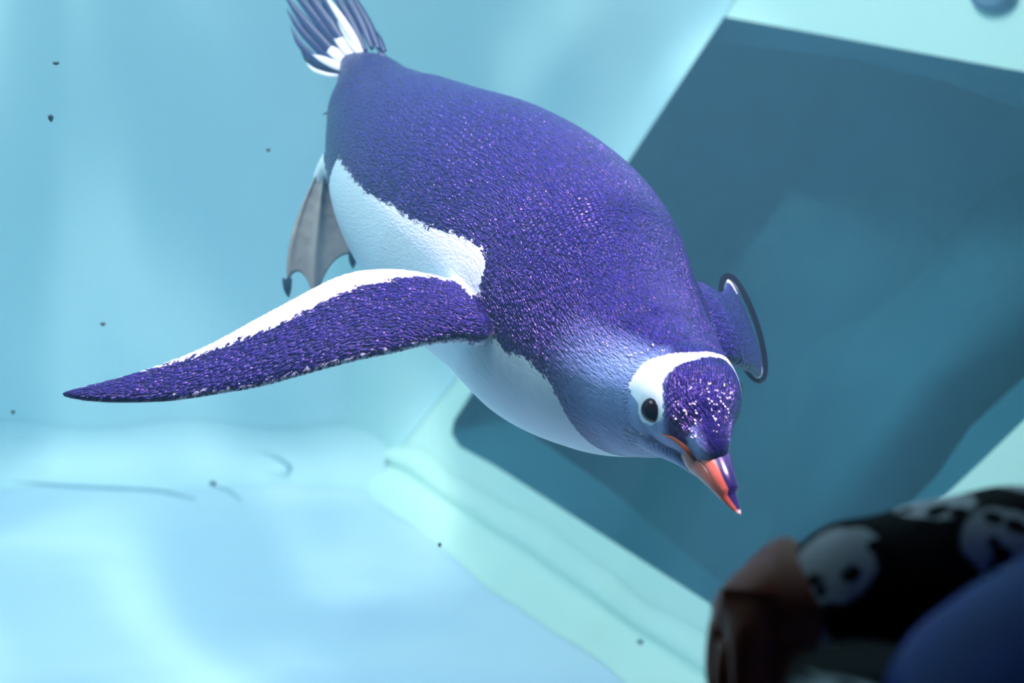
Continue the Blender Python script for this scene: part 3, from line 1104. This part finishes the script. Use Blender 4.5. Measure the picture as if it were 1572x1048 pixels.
po = bpy.data.objects.new('body', pmz)
COL.objects.link(po)
po.parent = person
pmz.materials.append(M_SKIN)
sk = po.modifiers.new('skin', 'SKIN')
sk.use_smooth_shade = True
for i, r in enumerate(rad_):
    pmz.skin_vertices[0].data[i].radius = (r, r)
pmz.skin_vertices[0].data[0].use_root = True
sb = po.modifiers.new('sub', 'SUBSURF')
sb.levels = 2
sb.render_levels = 2
po['label'] = 'dim hand and arm reaching out of the cuff'

# panda print sleeve
t = NT('panda_print_fabric')
oc = t.obj()
v1 = t.n('ShaderNodeTexVoronoi', feature='SMOOTH_F1')
t.l(oc, v1.inputs['Vector'])
v1.inputs['Scale'].default_value = 21
v1.inputs['Smoothness'].default_value = 0.25
v2 = t.n('ShaderNodeTexVoronoi', feature='F1')
t.l(oc, v2.inputs['Vector'])
v2.inputs['Scale'].default_value = 78
bigb = t.step(t.math('ADD', v1.outputs['Distance'], t.math('MULTIPLY', t.noise(oc, 50, 2), 0.2)), 0.50, 0.54)
dots = t.math('SUBTRACT', 1.0, t.step(v2.outputs['Distance'], 0.30, 0.38))
dots = t.math('MULTIPLY', dots, t.step(v1.outputs['Distance'], 0.18, 0.26))
blackf = t.math('MAXIMUM', bigb, dots)
fz = t.noise(oc, 700, 3)
M_PANDA = t.bsdf(t.mix(blackf, (0.72, 0.68, 0.74), (0.006, 0.005, 0.008)), 0.9, 0.15, fz, 0.5, 0.002)


def sleeve(pts, radii, folds=0.05):
    v, f = tube(pts, radii, 40, 70, True)
    v = np.array(v)
    n = len(v) // 40
    for i in range(n):
        c = v[i * 40:(i + 1) * 40].mean(0)
        for j in range(40):
            th = 2 * math.pi * j / 40
            w_ = folds * (math.sin(i * 0.42 + 1.3 * math.sin(th)) * 0.6 + math.sin(i * 0.95 + 2 * th) * 0.3)
            v[i * 40 + j] = c + (v[i * 40 + j] - c) * (1 + w_)
    return mesh(v, f)


slv = link('sleeve', sleeve([P(1222, 950, 0.628), P(1250, 948, 0.629), P(1300, 944, 0.630), P(1400, 928, 0.633), P(1560, 905, 0.640), P(1720, 895, 0.652), elbow + W_((0.008, 0, 0)), (elbow + shoulderR) / 2 + W_((0.01, 0, 0)), shoulderR],
                            [0.027, 0.034, 0.040, 0.044, 0.045, 0.046, 0.050, 0.054, 0.060]), M_PANDA, person)
slv['label'] = 'white sleeve printed with black panda faces'
slv2 = link('sleeve', sleeve([shoulderL, W_((0.115, 0.335, 1.10)), W_((0.10, 0.32, 1.0)), W_((0.092, 0.33, 0.90)), W_((0.09, 0.338, 0.82))], [0.055, 0.052, 0.046, 0.042, 0.036]), M_PANDA, person)

# blue padded vest
vs, nc, rows = [], 56, []
for z, hx, hy, cx_, cy_ in [(0.76, 0.125, 0.10, 0.27, 0.33), (0.86, 0.14, 0.11, 0.27, 0.33), (0.98, 0.145, 0.115, 0.27, 0.335), (1.08, 0.150, 0.115, 0.27, 0.34), (1.15, 0.156, 0.108, 0.27, 0.345),
                            (1.20, 0.150, 0.095, 0.27, 0.345), (1.235, 0.125, 0.082, 0.27, 0.345), (1.262, 0.090, 0.070, 0.272, 0.348), (1.29, 0.068, 0.062, 0.275, 0.35), (1.325, 0.064, 0.060, 0.277, 0.352)]:
    rows.append((z, hx, hy, cx_, cy_))
ra = crom(np.array([(0, 0, r[0], *r[1:]) for r in rows]), 60)
for i in range(60):
    z, hx, hy, cx_, cy_ = ra[i, 2], ra[i, 3], ra[i, 4], ra[i, 5], ra[i, 6]
    q = 1 + 0.030 * math.sin(z * 2 * math.pi / 0.075)
    for j in range(nc):
        th = 2 * math.pi * j / nc
        c_, s_ = math.cos(th), math.sin(th)
        e_ = 0.85
        q = 1 + 0.028 * math.sin(z * 2 * math.pi / 0.075 + 0.8 * math.sin(3 * th)) + 0.012 * math.sin(5 * th + z * 30)
        vs.append((cx_ + hx * q * math.copysign(abs(c_) ** e_, c_), cy_ + hy * q * math.copysign(abs(s_) ** e_, s_), z))
vest = link('vest', mesh(vs, ring_faces(60, nc)), M_BLUE, person)
vest['label'] = 'blue quilted vest'
# trousers, shoes
for sx in (-1, 1):
    v, f = tube([W_((0.27 + sx * 0.055, 0.33, 0.80)), W_((0.27 + sx * 0.07, 0.33, 0.70)), W_((0.27 + sx * 0.075, 0.34, 0.42)), W_((0.27 + sx * 0.078, 0.325, 0.07))], [0.085, 0.088, 0.066, 0.055], 24, 30)
    link('trouser_leg', mesh(v, f), M_TROUS, person)
    v, f = tube([W_((0.27 + sx * 0.078, 0.27, 0.035)), W_((0.27 + sx * 0.079, 0.30, 0.045)), W_((0.27 + sx * 0.08, 0.36, 0.042)), W_((0.27 + sx * 0.082, 0.43, 0.034)), W_((0.27 + sx * 0.082, 0.465, 0.028))],
                [0.022, 0.042, 0.042, 0.038, 0.02], 20, 26, True, 0.82)
    link('shoe', mesh(v, f), M_SHOE, person)
# hair cap and face
vs, fs = [], []
nu, nv = 32, 18
for i in range(nv):
    ph = math.pi * (i + 0.5) / nv * 0.62
    for j in range(nu):
        th = 2 * math.pi * j / nu
        fr2 = 0.5 + 0.5 * math.sin(th)
        k2 = ph * (1.0 - 0.38 * fr2 ** 2)
        r = 0.088 + 0.003 * math.sin(9 * th)
        vs.append((0.285 + r * math.sin(k2) * math.cos(th), 0.365 + r * 1.06 * math.sin(k2) * math.sin(th), 1.435 + r * 1.12 * math.cos(k2)))
link('hair', mesh(vs, [(i * nu + j, i * nu + (j + 1) % nu, (i + 1) * nu + (j + 1) % nu, (i + 1) * nu + j) for i in range(nv - 1) for j in range(nu)] + [tuple(reversed(range(nu)))]), M_HAIR, person)
for sx in (-1, 1):
    bm = bmesh.new()
    bmesh.ops.create_uvsphere(bm, u_segments=14, v_segments=10, radius=0.011)
    me = bpy.data.meshes.new('mesh')
    bm.to_mesh(me)
    me.transform(Matrix.Translation((0.285 + sx * 0.028, 0.438, 1.425)))
    link('eye', me, M_EYE, person)
    v, f = tube([W_((0.285 + sx * 0.074, 0.36, 1.44)), W_((0.285 + sx * 0.084, 0.355, 1.43)), W_((0.285 + sx * 0.083, 0.36, 1.50)), W_((0.285 + sx * 0.073, 0.366, 1.395))], [0.008, 0.011, 0.009, 0.004], 10, 14)
    link('ear', mesh(v, f), M_SKIN, person)
v, f = tube([W_((0.285, 0.440, 1.43)), W_((0.285, 0.455, 1.50)), W_((0.285, 0.452, 1.398))], [0.006, 0.010, 0.007], 10, 12)
link('nose', mesh(v, f), M_SKIN, person)
v, f = tube([W_((0.263, 0.428, 1.372)), W_((0.285, 0.437, 1.370)), W_((0.307, 0.428, 1.372))], [0.002, 0.006, 0.002], 8, 12)
link('mouth', mesh(v, f), simple('lip', (0.35, 0.10, 0.09)), person)
